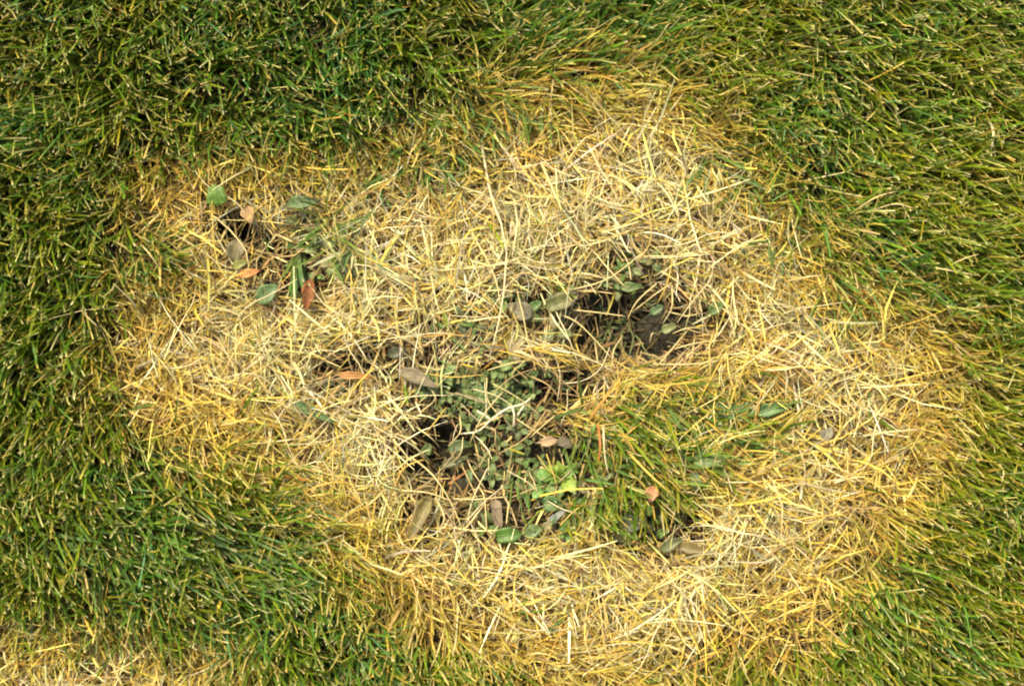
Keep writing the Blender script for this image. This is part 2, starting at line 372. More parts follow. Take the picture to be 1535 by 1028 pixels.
def stalk_mesh(name, pts, w0, w1, c0, c1, flat=.45, n=9, sides=5, jit=.0):
    """a solid, flattened tapering stalk through the points"""
    p = catmull(pts, n); co, cl = [], []
    for i, a in enumerate(p):
        t = (p[min(i + 1, n - 1)] - p[max(i - 1, 0)]).normalized()
        s = t.cross(Vector((0, 0, 1)))
        s = s.normalized() if s.length > 1e-5 else Vector((1, 0, 0))
        up = s.cross(t); f = i / (n - 1); r = (w0 + (w1 - w0) * f) / 2 * (1 + random.uniform(-jit, jit))
        col = [c0[k] + (c1[k] - c0[k]) * f for k in range(3)]
        for k in range(sides):
            g = 2 * math.pi * k / sides
            co.append(a + s * math.cos(g) * r + up * math.sin(g) * r * flat); cl.append(col)
    q = []
    for i in range(n - 1):
        for k in range(sides):
            q.append((i * sides + k, i * sides + (k + 1) % sides, (i + 1) * sides + (k + 1) % sides, (i + 1) * sides + k))
    e = (n - 1) * sides
    q += [(0, 4, 3, 1), (1, 3, 2, 2)][:0]
    me = bpy.data.meshes.new(name)
    me.from_pydata([tuple(c) for c in co], [], q + [tuple(range(sides))[::-1], tuple(range(e, e + sides))])
    a = me.color_attributes.new('tint', 'FLOAT_COLOR', 'POINT')
    a.data.foreach_set('color', np.concatenate([np.array(cl, np.float32), np.ones((len(cl), 1), np.float32)], 1).ravel())
    me.polygons.foreach_set('use_smooth', np.ones(len(me.polygons), bool)); me.update(); return me
def leaf_mesh(name, L, W, c0, c1, pointy=.6, cup=.18, droop=.35, ruffle=0., seed=0, nx=11, ny=7, spots=.42, teeth=0., edge_col=None):
    """a leaf blade along +x with real thickness: outline, trough at the midrib, drooping tip, uneven colour"""
    r = np.random.default_rng(seed); th = .00035
    s = np.linspace(0, 1, nx); t = np.linspace(-1, 1, ny)
    ph = r.uniform(0, 6.28, 4); nz = Noise(seed + 50)
    top, cl = [], []
    for a in s:
        wd = (np.sin(np.pi * min(1, a ** .75)) ** pointy if 0 < a < 1 else 0) * W / 2
        wd = max(wd, W * .03) * (1 + .10 * math.sin(a * 9 + ph[0])) * (1 + teeth * math.sin(a * 31 + ph[3]))
        for b in t:
            x = a * L + .03 * L * math.sin(b * 3 + ph[1]) * a; y = b * wd + .06 * L * math.sin(a * 3.1 + ph[2]) * (a - .2)
            z = cup * wd * 1.6 * abs(b) ** 1.3 - droop * L * (a - .35) ** 2 + ruffle * W * math.sin(a * 14 + b * 3 + ph[2]) * abs(b)
            f = float(np.clip(nz(a * 5 + 3, b * 2.5 + 3), 0, 1)); f2 = float(nz(a * 13, b * 7))
            col = np.array(c0) * (1 - f) + np.array(c1) * f
            col = col * (1 + spots * (f2 - .5) * 2)
            if edge_col is not None:
                k = min(1, max(0, (abs(b) - .55) / .45 + (a - .8) * 2.5)); col = col * (1 - k) + np.array(edge_col) * k
            top.append((x, y, z)); cl.append(np.clip(col, .005, .9))
    n = nx * ny; co = top + [(x, y, z - th) for x, y, z in top]; q = []
    for i in range(nx - 1):
        for j in range(ny - 1):
            k = i * ny + j; q.append((k, k + ny, k + ny + 1, k + 1)); q.append((n + k, n + k + 1, n + k + ny + 1, n + k + ny))
    for i in range(nx - 1):
        for k, kk in ((i * ny, (i + 1) * ny), ((i + 1) * ny + ny - 1, i * ny + ny - 1)):
            q.append((k, n + k, n + kk, kk))
    for j in range(ny - 1):
        for k, kk in ((j + 1, j), ((nx - 1) * ny + j, (nx - 1) * ny + j + 1)):
            q.append((k, n + k, n + kk, kk))
    return raw_mesh(name, np.array(co), np.array(q), np.array(cl + cl))
def leaf_rib(name, L, W, col, droop, seed):
    r = np.random.default_rng(seed); ph = r.uniform(0, 6.28, 4)
    pts = [(a * L, .06 * L * math.sin(a * 3.1 + ph[2]) * (a - .2), -droop * L * (a - .35) ** 2 + .0004) for a in (.0, .25, .5, .75, .95)]
    return stalk_mesh(name, pts, max(.0011, W * .07), .0005, col, col, flat=.6, n=7, sides=4)

LV = [0]
def broad_leaf(u, v, lp, wp, ang, z, label, c0, c1, pitch=12, dead=False, pointy=.6, cup=.2, droop=.35, ruffle=.02, teeth=.05, stalk=True, edge=None, name=None, roll=0):
    """one leaf: centre at (u, v), lp x wp picture units, pointing ang degrees, z mm above the ground level"""
    LV[0] += 1; sd = LV[0] * 7 + 3; L, W = lp * S, wp * S
    a = math.radians(ang); c = canopy(u, v, z - 7 if z > 8 else z)
    base = c - Vector((math.cos(a), math.sin(a), math.tan(math.radians(pitch)) * .6)) * (L / 2)
    root = bpy.data.objects.new(name or ('dead_leaf' if dead else 'broad_leaf'), None); COL.objects.link(root)
    root.location = base; root.empty_display_size = .01
    root.rotation_euler = (math.radians(roll), -math.radians(pitch), a)
    m = M_BROWN if dead else M_LEAF
    kf = (.72, .72, .62) if dead else (.86, .68, .46)
    c0, c1 = [tuple(a * b for a, b in zip(c, kf)) for c in (c0, c1)]
    bl = new_obj('leaf_blade', leaf_mesh('leaf_blade', L, W, c0, c1, pointy, cup, droop, ruffle, sd, teeth=teeth, edge_col=edge), m, root)
    rib = tuple(min(.8, k * 1.5 + .02) for k in c0)
    new_obj('midrib', leaf_rib('midrib', L, W, rib, droop, sd), m, bl)
    if stalk:
        gl = float(height(base.x, base.y)) - base.z - .002
        inv = Matrix.Rotation(-math.radians(pitch), 3, 'Y').inverted()
        low = inv @ Vector((-.25 * L, 0, gl)); mid = inv @ Vector((-.16 * L, .03 * L, gl * .4))
        new_obj('stalk', stalk_mesh('stalk', [(.04 * L, 0, -droop * L * .1), mid, low], .0014, .0017, rib, (.3, .24, .12), .8, 6), m, root)
    return tag(root, label, 'leaf')

LAND = [(325, 292, 'the bright green squarish leaf'), (455, 303, 'the blue-green oval leaf'), (373, 409, 'the orange dead leaf'), (462, 442, 'the rust-brown leaf'),
        (533, 564, 'the orange-brown narrow leaf'), (628, 566, 'the long grey-brown withered leaf'), (745, 430, 'the longest arching stem'), (737, 299, 'the upper end of the longest arching stem'),
        (842, 452, 'the green leaf with brown ends'), (955, 396, 'the little fan of blades'), (626, 778, 'the long olive leaf'), (762, 801, 'the deep green leaf'),
        (1042, 822, 'the olive-brown oval leaf'), (1160, 612, 'the clean green oval leaf'), (1240, 650, 'the small grey leaf'), (1074, 461, 'the leaf by the soil hollow'),
        (470, 616, 'the long narrow blue-green leaf'), (1220, 775, 'the thick golden level straw'), (890, 200, 'the golden dead tufts at the fringe'), (227, 540, 'the slanting straw at the ring edge'),
        (745, 618, 'the forked white twig'), (842, 716, 'the lime-green weed rosette'), (686, 668, 'the rounded leaf in the dark hole'), (774, 524, 'the tan-grey shrivelled leaf'),
        (823, 662, 'the pinkish-tan dead leaf'), (746, 770, 'the hanging grey-brown leaf'), (992, 494, 'the large soil clod'), (985, 464, 'the small leaf on the hollow floor'), (600, 529, 'the slate-green leaf')]
def near(u, v):
    return min((math.hypot(u - a, v - b), c) for a, b, c in LAND)
GR, BG, OL, GY = (.07, .19, .05), (.10, .22, .11), (.12, .15, .06), (.17, .19, .13)
TAN, RUST, ORG, GBR, DGR = (.42, .28, .16), (.24, .085, .035), (.55, .24, .09), (.24, .19, .14), (.055, .085, .055)
broad_leaf(325, 292, 32, 30, 95, 34, 'bright green squarish leaf above the small dark hole at the straw edge', (.09, .24, .03), (.13, .29, .05), pointy=.3, cup=.1)
broad_leaf(455, 303, 50, 20, 5, 28, 'blue-green oval leaf lying sideways among golden straw above green tuft', BG, (.16, .28, .14))
broad_leaf(354, 374, 34, 28, 70, 24, 'dull grey-green rounded leaf on the rim below the small dark hole', GY, (.22, .22, .14), pointy=.4)
broad_leaf(360, 396, 24, 13, 20, 25, 'small yellow-green leaf tip touching the orange dead leaf', (.20, .28, .08), (.26, .33, .10))
broad_leaf(401, 440, 40, 28, 35, 24, 'blue-green oval leaf between the orange leaf and upright green blades', BG, (.13, .26, .13), pointy=.5)
broad_leaf(372, 322, 30, 20, -75, 26, 'tan pointed dead leaf hanging over the small dark hole', TAN, (.55, .36, .20), dead=True, pointy=.8)
broad_leaf(373, 409, 34, 13, 14, 30, 'orange dead leaf beside the small yellow-green leaf tip', ORG, (.62, .30, .14), dead=True)
broad_leaf(462, 442, 50, 19, -95, 24, 'rust-brown dead leaf standing beside upright green blades', RUST, (.32, .13, .05), dead=True, cup=.3)
broad_leaf(533, 564, 52, 12, -5, 20, 'orange-brown narrow dead leaf between the slate-green leaf and the long narrow leaf', (.42, .20, .07), (.5, .28, .12), dead=True)
broad_leaf(628, 566, 66, 20, -22, 22, 'long grey-brown withered leaf leading into the weed mat', GBR, (.32, .28, .20), dead=True, cup=.35)
broad_leaf(596, 529, 30, 17, 8, 18, 'small dark slate-green leaf in straw above the long withered leaf', DGR, (.10, .13, .09))
broad_leaf(780, 466, 42, 27, 160, 20, 'grey-brown crumpled leaf beside the long arching stem', (.24, .22, .16), (.33, .30, .21), dead=True, ruffle=.08)
broad_leaf(842, 452, 52, 27, 18, 22, 'green leaf with withered brown ends beside the dark soil hollow', (.13, .20, .08), (.2, .22, .11), edge=(.28, .22, .15))
broad_leaf(803, 458, 22, 15, 30, 14, 'small fresh green leaf between two withered grey leaves', (.10, .24, .09), (.13, .28, .11))
broad_leaf(798, 476, 26, 16, -10, 14, 'small green leaf below the crumpled grey-brown leaf', (.10, .22, .07), (.14, .25, .10))
broad_leaf(946, 430, 34, 15, 3, 12, 'oval pale green leaf under the small fan of blades', (.13, .25, .10), (.18, .31, .14))
broad_leaf(774, 524, 40, 26, -80, 20, 'tan-grey shrivelled leaf at the foot of the arching stem', (.30, .24, .15), (.38, .31, .2), dead=True, ruffle=.06)
broad_leaf(823, 662, 27, 15, 5, 16, 'small pinkish-tan dead leaf beside the green weeds', (.45, .30, .19), (.55, .40, .27), dead=True, cup=.3)
broad_leaf(847, 664, 24, 16, -25, 12, 'dark grey-brown dead leaf touching the pinkish-tan one', (.16, .13, .10), (.22, .18, .14), dead=True)
broad_leaf(686, 668, 30, 18, 25, -6, 'rounded green weed leaf low in the dark hole', (.10, .18, .09), (.14, .23, .12), pointy=.45)
broad_leaf(641, 673, 18, 15, 60, -8, 'small round green leaf at the dark wall of the hole', (.10, .19, .08), (.14, .24, .10), pointy=.4)
broad_leaf(678, 692, 34, 14, 20, -8, 'grey-green narrow leaf at the bottom of the dark hole', (.12, .16, .10), (.17, .21, .13))
broad_leaf(704, 716, 22, 11, -85, 2, 'blue-green leaf hanging over the rim beside the grey lumpy clod', BG, (.13, .25, .14))
broad_leaf(746, 770, 44, 17, -80, 18, 'grey-brown withered leaf hanging above the deep green leaf', (.26, .20, .15), (.34, .27, .2), dead=True, cup=.35)
broad_leaf(626, 778, 80, 22, -118, 24, 'long olive leaf with brown tip lying on straw beside the weedy hole', (.17, .18, .07), (.24, .23, .10), edge=(.36, .22, .12), cup=.3, droop=.2)
broad_leaf(762, 801, 40, 24, 10, 20, 'deep green leaf tucked under the withered grey-brown leaf', (.06, .19, .03), (.10, .25, .05))
broad_leaf(800, 797, 30, 18, 25, 18, 'blue-green leaf half covered by straw beside the deep green leaf', BG, (.15, .26, .13))
broad_leaf(830, 756, 32, 22, -15, 16, 'rounded green leaf under the lime-green weed', (.09, .22, .08), (.12, .26, .1), pointy=.4)
broad_leaf(835, 774, 36, 10, 35, 18, 'bluish-grey dry leaf below the lime-green weed', (.30, .32, .32), (.4, .4, .38), dead=True)
broad_leaf(978, 740, 24, 19, -100, 22, 'pink-orange dead leaf in the inner green tufts', (.58, .26, .15), (.62, .34, .22), dead=True, ruffle=.06)
broad_leaf(969, 763, 22, 14, 140, 20, 'small light green leaf just below the pink-orange leaf', (.14, .30, .07), (.18, .34, .1))
broad_leaf(947, 785, 46, 25, 8, 14, 'dark slate-grey withered leaf in the small hollow beside the olive-brown oval leaf', (.10, .11, .09), (.16, .18, .13), dead=True, cup=.3)
broad_leaf(934, 806, 36, 16, -15, 12, 'dark green leaf under the slate-grey withered leaf', DGR, (.09, .15, .07))
broad_leaf(995, 797, 18, 13, 30, 12, 'tiny bright green leaf beside the slate-grey withered leaf', (.10, .23, .05), (.13, .28, .08))
broad_leaf(1006, 816, 36, 17, 28, 16, 'grey-green oval leaf at the rim of the small hollow', (.12, .18, .10), (.18, .23, .14))
broad_leaf(1042, 822, 48, 18, -10, 18, 'olive-brown oval leaf lying on straw beside the grey-green one', (.16, .15, .06), (.22, .2, .1))
broad_leaf(1064, 691, 50, 22, -5, 26, 'broad light green leaf at the edge of the inner green tufts', (.12, .25, .10), (.17, .31, .13))
broad_leaf(1044, 722, 32, 16, -70, 22, 'dark green leaf below the broad light green leaf', (.07, .15, .06), (.1, .19, .08))
broad_leaf(1160, 612, 54, 19, 15, 24, 'clean green oval leaf embedded in the bleached straw', (.11, .26, .11), (.15, .32, .15))
broad_leaf(1074, 461, 28, 16, 40, 20, 'green leaf under pale straw beside the dark soil hollow', (.09, .20, .06), (.12, .24, .08))
broad_leaf(1240, 650, 24, 16, 60, 18, 'small grey leaf buried in the bleached straw', (.28, .27, .22), (.34, .32, .26), dead=True)
broad_leaf(1190, 652, 36, 13, 5, 18, 'grey-green leaf lying flat under bleached straw', (.2, .27, .14), (.25, .32, .18))
broad_leaf(470, 616, 76, 13, -24, 26, 'long narrow blue-green leaf slanting across straw below the rust-brown leaf', BG, (.15, .28, .13), cup=.4, droop=.2)
broad_leaf(985, 464, 22, 13, 30, 2, 'small blue-green leaf on the floor of the dark soil hollow', BG, (.14, .26, .15))
broad_leaf(1003, 492, 24, 14, 20, 6, 'pale green leaf among straws over the dark soil clod', (.18, .26, .12), (.22, .3, .15))

# ---- soil clods in the hollows
def clod(u, v, rp, squash, label, group=None, seed=0, zo=0.0):
    r = rp * S; nzl = Noise(seed + 200); co = []; nu, nv = 12, 8
    for j in range(nv + 1):
        for i in range(nu):
            a, b = 2 * math.pi * i / nu, math.pi * j / nv
            d = Vector((math.cos(a) * math.sin(b), math.sin(a) * math.sin(b), math.cos(b)))
            k = 1 + .55 * (float(nzl(d.x * 1.6 + 5, d.y * 1.6 + d.z * 2.3 + 5)) - .5) + .25 * (float(nzl(d.x * 5 + 9, d.y * 5 + d.z * 4 + 9)) - .5)
            co.append((d.x * r * k, d.y * r * k * .8, d.z * r * k * squash))
    q = [(j * nu + i, (j + 1) * nu + i, (j + 1) * nu + (i + 1) % nu, j * nu + (i + 1) % nu) for j in range(nv) for i in range(nu)]
    o = new_obj('soil_clod', raw_mesh('soil_clod', np.array(co), np.array(q)), M_CLOD)
    p = hgt(u, v); o.location = p + Vector((0, 0, r * squash * .35 + zo)); o.rotation_euler = (0, 0, seed * 1.3)
    return tag(o, label, 'soil clod', group)
clod(992, 494, 44, .40, 'large dark crumbly soil clod in the dark soil hollow under thin straws', seed=1)
clod(1046, 494, 26, .45, 'dark soil clod beside the large one, half under straw', seed=2)
clod(690, 736, 20, .55, 'grey lumpy soil clod at the rim of the weedy hole', seed=3)
CL = [(920, 470), (940, 505), (960, 470), (900, 500), (1010, 535), (890, 478), (640, 655), (655, 700), (632, 690), (668, 715), (700, 640),
      (650, 625), (670, 640), (705, 700), (835, 585), (852, 570), (820, 560), (345, 335), (362, 350), (352, 352), (975, 770), (1000, 780),
      (505, 560), (508, 580), (715, 700), (725, 712), (885, 455), (910, 520), (645, 715), (683, 705)]
for k, (u, v) in enumerate(CL):
    clod(u, v, 5 + (k * 37 % 8), .7, 'small dark soil crumb on the floor of a bare hollow', 'soil crumbs in the hollows', 10 + k)

# ---- loose grains of earth too small to count
cu, cv = rng.uniform(320, 1110, 26000), rng.uniform(320, 840, 26000); _, bb = hollow(cu, cv)
kp = rng.random(26000) < bb ** 2 * .32; cu, cv = cu[kp], cv[kp]; cx, cy = G(cu, cv, -.01); cz = height(cx, cy); m = len(cx)
rd = np.clip(rng.lognormal(-.1, .5, m), .4, 3.2) * MM; oc = np.array([(1, 0, 0), (0, 1, 0), (-1, 0, 0), (0, -1, 0), (0, 0, 1), (0, 0, -1)], float)
ov = np.stack([cx, cy, cz + rd * .4], -1)[:, None, :] + oc[None] * rd[:, None, None] * rng.uniform(.6, 1.2, (m, 6, 1))
of = np.array([(0, 1, 4), (1, 2, 4), (2, 3, 4), (3, 0, 4), (1, 0, 5), (2, 1, 5), (3, 2, 5), (0, 3, 5)])
tag(new_obj('soil_grains', raw_mesh('soil_grains', ov.reshape(-1, 3), (np.arange(m)[:, None, None] * 6 + of[None]).reshape(-1, 3), smooth=False), M_CLOD),
    'fine loose grains of dark earth on the floors of the hollows', 'soil', kind='stuff')

# ---- weed seedlings of the mat in the central hollow
def seedling(u, v, n, lp, cols, label, group=None, zo=.006, name='weed_seedling', seed=0, wr=.62, ruffle=.03, teeth=0., pit=(5, 35), point=.45):
    r = random.Random(seed); root = bpy.data.objects.new(name, None); COL.objects.link(root)
    root.location = hgt(u, v); root.empty_display_size = .01; root.rotation_euler = (r.uniform(-.2, .2), r.uniform(-.2, .2), r.uniform(0, 6.28))
    new_obj('stem', stalk_mesh('stem', [(0, 0, -.002), (.0008, 0, zo * .5), (0, .0006, zo)], .0015, .0011, (.15, .16, .07), (.14, .2, .08), .9, 4), M_LEAF, root)
    for k in range(n):
        a = 2 * math.pi * k / n * 1.0 + r.uniform(-.35, .35); L = lp * S * r.uniform(.7, 1.2); c0 = np.array(r.choice(cols)) * r.uniform(.75, 1.15) * (1.05, .92, .62)
        me = leaf_mesh('leaf', L, L * wr, c0, np.clip(c0 * 1.3, 0, .8), point, .2, .5, ruffle, seed * 31 + k, nx=7, ny=5, teeth=teeth)
        o = new_obj('leaf', me, M_LEAF, root)
        o.location = (math.cos(a) * .0008, math.sin(a) * .0008, zo * r.uniform(.6, 1.0))
        o.rotation_euler = (r.uniform(-.3, .3), -math.radians(r.uniform(*pit)), a)
    return tag(root, label, 'weed', group)
WG = [(.12, .20, .085), (.14, .23, .11), (.10, .175, .07), (.17, .26, .13), (.13, .21, .07)]
r9 = random.Random(91); placed = []
while len(placed) < 58:
    u = r9.gauss(738, 52); v = r9.gauss(586, 17)
    if ((u - 738) / 108) ** 2 + ((v - 586) / 40) ** 2 < 1 and all(math.hypot(u - a, v - b) > 8.5 for a, b in placed): placed.append((u, v))
for k, (u, v) in enumerate(placed):
    sz = r9.uniform(8, 19)
    seedling(u, v, r9.choice((4, 5, 6, 7)), sz, WG, '%s weed seedling of the central mat towards %s' % ('tiny' if sz < 11.5 else 'small' if sz < 15 else 'larger', near(u, v)[1]),
             'seedlings of the central weed mat', r9.uniform(.003, .018), seed=k)
for k, (u, v) in enumerate([(725, 652), (748, 668), (770, 690), (735, 690), (712, 665), (790, 668), (756, 708), (690, 690), (700, 635), (780, 645),
                            (760, 640), (720, 700), (808, 690), (742, 720), (796, 712), (770, 728)]):
    seedling(u, v, 4, r9.uniform(12, 20), [(.10, .16, .07), (.12, .19, .08), (.09, .14, .06)], 'loose long-leaved weed seedling close to %s' % near(u, v)[1],
             'larger weeds beside the dark hole', r9.uniform(.006, .014), seed=200 + k, wr=.5)
for k, (u, v) in enumerate([(912, 492), (925, 510), (900, 470), (938, 488), (915, 525), (893, 510), (965, 455)]):
    seedling(u, v, 6, r9.uniform(13, 20), [(.08, .12, .05), (.06, .10, .05), (.10, .14, .06)], 'wispy dark weed seedling growing in the soil hollow beside the large clod',
             'weeds of the soil hollow', .008, seed=300 + k, wr=.22, point=.9)
seedling(842, 716, 9, 34, [(.15, .27, .05), (.19, .31, .07), (.12, .24, .05)], 'lime-green ruffled weed rosette, the brightest green plant in the ring', None, .018,
         'weed_rosette', 401, .55, .10, .22, (15, 45))
seedling(815, 735, 6, 26, [(.10, .24, .08), (.13, .27, .09)], 'mid-green weed rosette beside the lime-green one', None, .014, 'weed_rosette', 402, .55, .05, .1)
seedling(505, 575, 5, 20, [(.08, .13, .08), (.10, .16, .1)], 'dull weed seedling in the small straw gap near the orange-brown narrow leaf', None, .008, seed=403)
seedling(455, 418, 5, 20, [(.09, .17, .07), (.12, .2, .1)], 'green weed seedling at the foot of the upright green blades', None, .008, seed=404)
seedling(690, 480, 5, 20, [(.12, .16, .11), (.15, .19, .12)], 'grey-green weed seedling in straw beside the longest arching stem', None, .01, seed=405)
seedling(850, 800, 6, 18, [(.07, .17, .05), (.10, .2, .06)], 'small green weed in the straw below the bluish-grey leaf', None, .012, seed=406)

rr = random.Random(17); extra = []
for (cu, cv, ru, rv, n) in ((860, 700, 80, 60, 11), (800, 770, 90, 30, 9), (945, 412, 50, 30, 9), (790, 470, 70, 34, 12), (985, 782, 70, 28, 8), (470, 390, 60, 60, 12), (690, 500, 40, 34, 5)):
    k = 0
    while k < n:
        u, v = rr.uniform(cu - ru, cu + ru), rr.uniform(cv - rv, cv + rv)
        if all(math.hypot(u - a, v - b) > 13 for a, b in extra): extra.append((u, v)); k += 1
for k, (u, v) in enumerate(extra):
    wide = rr.random() < .6
    seedling(u, v, rr.choice((3, 4, 5)), rr.uniform(13, 24), [(.12, .18, .09), (.15, .2, .11), (.10, .19, .06), (.17, .17, .10)],
             '%s grey-green weed in thin straw near %s' % ('round-leaved' if wide else 'narrow-leaved', near(u, v)[1]), 'scattered weeds of the ring', rr.uniform(.006, .018), seed=600 + k, wr=.6 if wide else .3)
# ---- tufts: every blade of these is its own piece
def blade_mesh(name, L, W, lean, bend, curl, roll, c0, c1, ct, K=7, fold=.35):
    p = Vector((0, 0, 0)); co, cl = [], []
    for i in range(K + 1):
        s = i / K; th = lean + bend * s; a = curl * s
        d = Vector((math.sin(th) * math.cos(a), math.sin(th) * math.sin(a), math.cos(th)))
        if i: p = p + d * (L / K)
        side = Vector((-math.sin(a), math.cos(a), 0)); up = d.cross(side) * -1
        if up.z < 0: up = -up
        cs, sn = math.cos(roll), math.sin(roll); sd, u2 = side * cs + up * sn, up * cs - side * sn
        hw = W / 2 * (.6 + .4 * min(1, s * 4)) * (1 - .75 * max(0, (s - .55) / .45) ** 1.6)
        base = np.array(c0) * (1 - s) + np.array(c1) * s if i < K else np.array(ct)
        for q, e in ((-1, 1), (0, 0), (1, 1)):
            co.append(p + sd * (q * hw) + u2 * (e * hw * fold)); cl.append(base)
    q = []
    for i in range(K):
        for j in range(2): k = i * 3 + j; q.append((k, k + 1, k + 4, k + 3))
    return raw_mesh(name, np.array([tuple(c) for c in co]), np.array(q), np.clip(np.array(cl), .005, .9))
def tuft(u, v, n, Lmm, ang, spread, cols, label, group=None, lean=(.5, 1.0), bend=(.2, .7), W=2.6, seed=0, foot=(.3, .27, .1), name='grass_tuft', cat='grass tuft', mat=None, foot_r=6, tips=.6):
    r = random.Random(seed * 13 + 5); root = bpy.data.objects.new(name, None); COL.objects.link(root)
    root.location = hgt(u, v); root.empty_display_size = .01
    for k in range(n):
        c1 = np.array(r.choice(cols)) * r.uniform(.8, 1.25); c0 = c1 * .5 + np.array(foot) * .5
        ct = (.62, .56, .32) if r.random() < tips else c1
        o = new_obj('blade', blade_mesh('blade', Lmm * MM * r.uniform(.65, 1.15), W * MM * r.uniform(.7, 1.25), r.uniform(*lean), r.uniform(*bend),
                    r.uniform(-.4, .4), r.gauss(0, .4), c0, c1, ct), mat or M_GREEN, root)
        o.location = (r.gauss(0, foot_r * S), r.gauss(0, foot_r * S), -.002); o.rotation_euler = (0, 0, math.radians(ang + r.gauss(0, spread)))
    return tag(root, label, cat, group)
GB = [(.075, .19, .05), (.10, .22, .075), (.065, .165, .03), (.11, .21, .03)]
GY2 = [(.10, .19, .03), (.08, .18, .025), (.14, .21, .03), (.06, .15, .03)]
GOLD = [(.66, .48, .12), (.70, .55, .2), (.58, .38, .09), (.5, .3, .07)]
tuft(1242, 70, 16, 88, -90, 14, GB, 'tall blue-green tuft combed flat in the green lawn outside the ring', lean=(.9, 1.2), bend=(.1, .35), seed=1, foot_r=12)
tuft(446, 372, 11, 66, -92, 7, GB, 'upright blue-green blades beside the rust-brown leaf', lean=(.7, 1.05), bend=(.1, .3), seed=2, W=3.2)
tuft(500, 332, 26, 54, -80, 65, GY2, 'green tuft inside the straw below the blue-green oval leaf', lean=(.3, .9), seed=3, foot_r=16)
tuft(530, 366, 14, 52, -110, 40, GB + [(.55, .55, .3)], 'green tuft with whitish stem bases beside the rust-brown leaf', lean=(.4, .9), seed=4, foot=(.7, .66, .45))
tuft(1000, 606, 11, 56, -80, 55, GY2, 'dense green tuft in the inner green patch below the soil hollow', seed=5, foot_r=14)
tuft(1062, 634, 14, 58, 8, 30, GB, 'green tuft leaning outward at the edge of the inner green patch', seed=6, foot_r=10)
tuft(952, 664, 11, 50, -75, 60, GY2, 'green tuft crossed by the long yellow stem', seed=7, foot_r=14)
tuft(886, 690, 11, 52, -85, 40, GY2, 'green tuft next to the red withered blade', seed=8, foot_r=12)
tuft(1010, 690, 11, 50, -60, 60, GY2, 'green tuft between the pink-orange leaf and the broad light leaf', seed=9, foot_r=12)
tuft(918, 722, 11, 46, -90, 50, GY2, 'short green tuft above the slate-grey withered leaf', seed=10, foot_r=12)
tuft(864, 640, 10, 42, -100, 60, GY2, 'thin green tuft beside the small pinkish-tan leaf', seed=11, foot_r=12)
tuft(776, 700, 8, 50, -88, 18, GB, 'slender green blades rising beside the lime-green weed', lean=(.8, 1.1), bend=(.1, .3), seed=12, W=2.0)
tuft(955, 396, 20, 22, 90, 60, [(.10, .16, .08), (.14, .2, .11), (.12, .17, .07)], 'little fan of short grey-green blades above the oval pale leaf', lean=(.9, 1.4), bend=(.1, .3), W=1.6, seed=13, foot_r=3, tips=0)
tuft(935, 492, 8, 40, -60, 50, [(.10, .16, .07), (.15, .2, .08)], 'sparse green blades rooted in the soil of the dark hollow', W=1.6, seed=14, foot_r=16)
for k, (u, v) in enumerate([(562, 240), (615, 222), (652, 232), (690, 210), (742, 170), (800, 160), (1062, 228), (1118, 262), (1170, 355), (1250, 430)]):
    tuft(u, v, 16, 58, -85, 30, GY2 if k % 2 else GB, '%s tuft drooping over the straw edge near %s' % ('yellow-green' if k % 2 else 'blue-green', near(u, v)[1]), 'green tufts fringing the straw', lean=(.6, 1.05), bend=(.1, .4), seed=30 + k, foot_r=12)
for k, (u, v) in enumerate([(90, 745), (150, 762), (215, 775), (280, 790), (130, 815), (205, 832), (275, 850), (330, 815), (330, 870), (75, 790), (255, 735), (385, 850)]):
    tuft(u, v, 20, 82, -26, 11, GB if k % 2 else GY2, 'shaggy %s tuft of the sideways-combed lawn by the small straw corner' % ('blue-green' if k % 2 == 0 else 'yellow-green'), 'combed tufts of the lawn', lean=(.7, 1.1), bend=(.2, .5), seed=60 + k, foot_r=15, W=2.5)
tuft(56, 868, 10, 60, -90, 10, [(.07, .19, .09), (.09, .2, .1)], 'blue-green blades hanging over the straw patch in the lawn corner', lean=(.95, 1.2), bend=(.1, .3), seed=80)
tuft(10, 4, 6, 66, -50, 16, [(.10, .22, .11), (.09, .2, .07)], 'wide pale green blades standing out of the deep green lawn', lean=(1, 1.25), bend=(.1, .3), W=3.8, seed=81)
tuft(895, 175, 18, 56, -20, 22, GOLD, 'golden dead tuft combed sideways at the golden fringe of the ring', name='dead_tuft', cat='dead tuft', mat=M_STRAW, lean=(1., 1.3), bend=(.1, .4), seed=90, foot_r=16, W=2.0, foot=(.5, .3, .08))
tuft(880, 120, 16, 54, 8, 18, GOLD, 'golden dead tuft pointing sideways among green blades beyond the golden fringe', name='dead_tuft', cat='dead tuft', mat=M_STRAW, lean=(1., 1.3), bend=(.1, .4), seed=91, foot_r=20, W=2.0, foot=(.5, .3, .08))
tuft(880, 230, 14, 60, -45, 18, GOLD, 'thick golden dead tuft lying just inside the golden fringe', name='dead_tuft', cat='dead tuft', mat=M_STRAW, lean=(1.1, 1.35), bend=(.1, .3), seed=92, foot_r=14, W=2.0, foot=(.5, .3, .08))
for k, (u, v) in enumerate([(790, 118), (950, 105), (985, 150), (800, 205)]):
    tuft(u, v, 14, 50, -8 if k < 3 else -70, 20, GOLD, 'golden dead tuft mixed into green blades of the golden fringe', 'golden tufts above the ring', name='dead_tuft', cat='dead tuft', mat=M_STRAW,
         lean=(.9, 1.2), bend=(.1, .4), seed=110 + k, foot_r=18, W=1.9, foot=(.5, .3, .08))
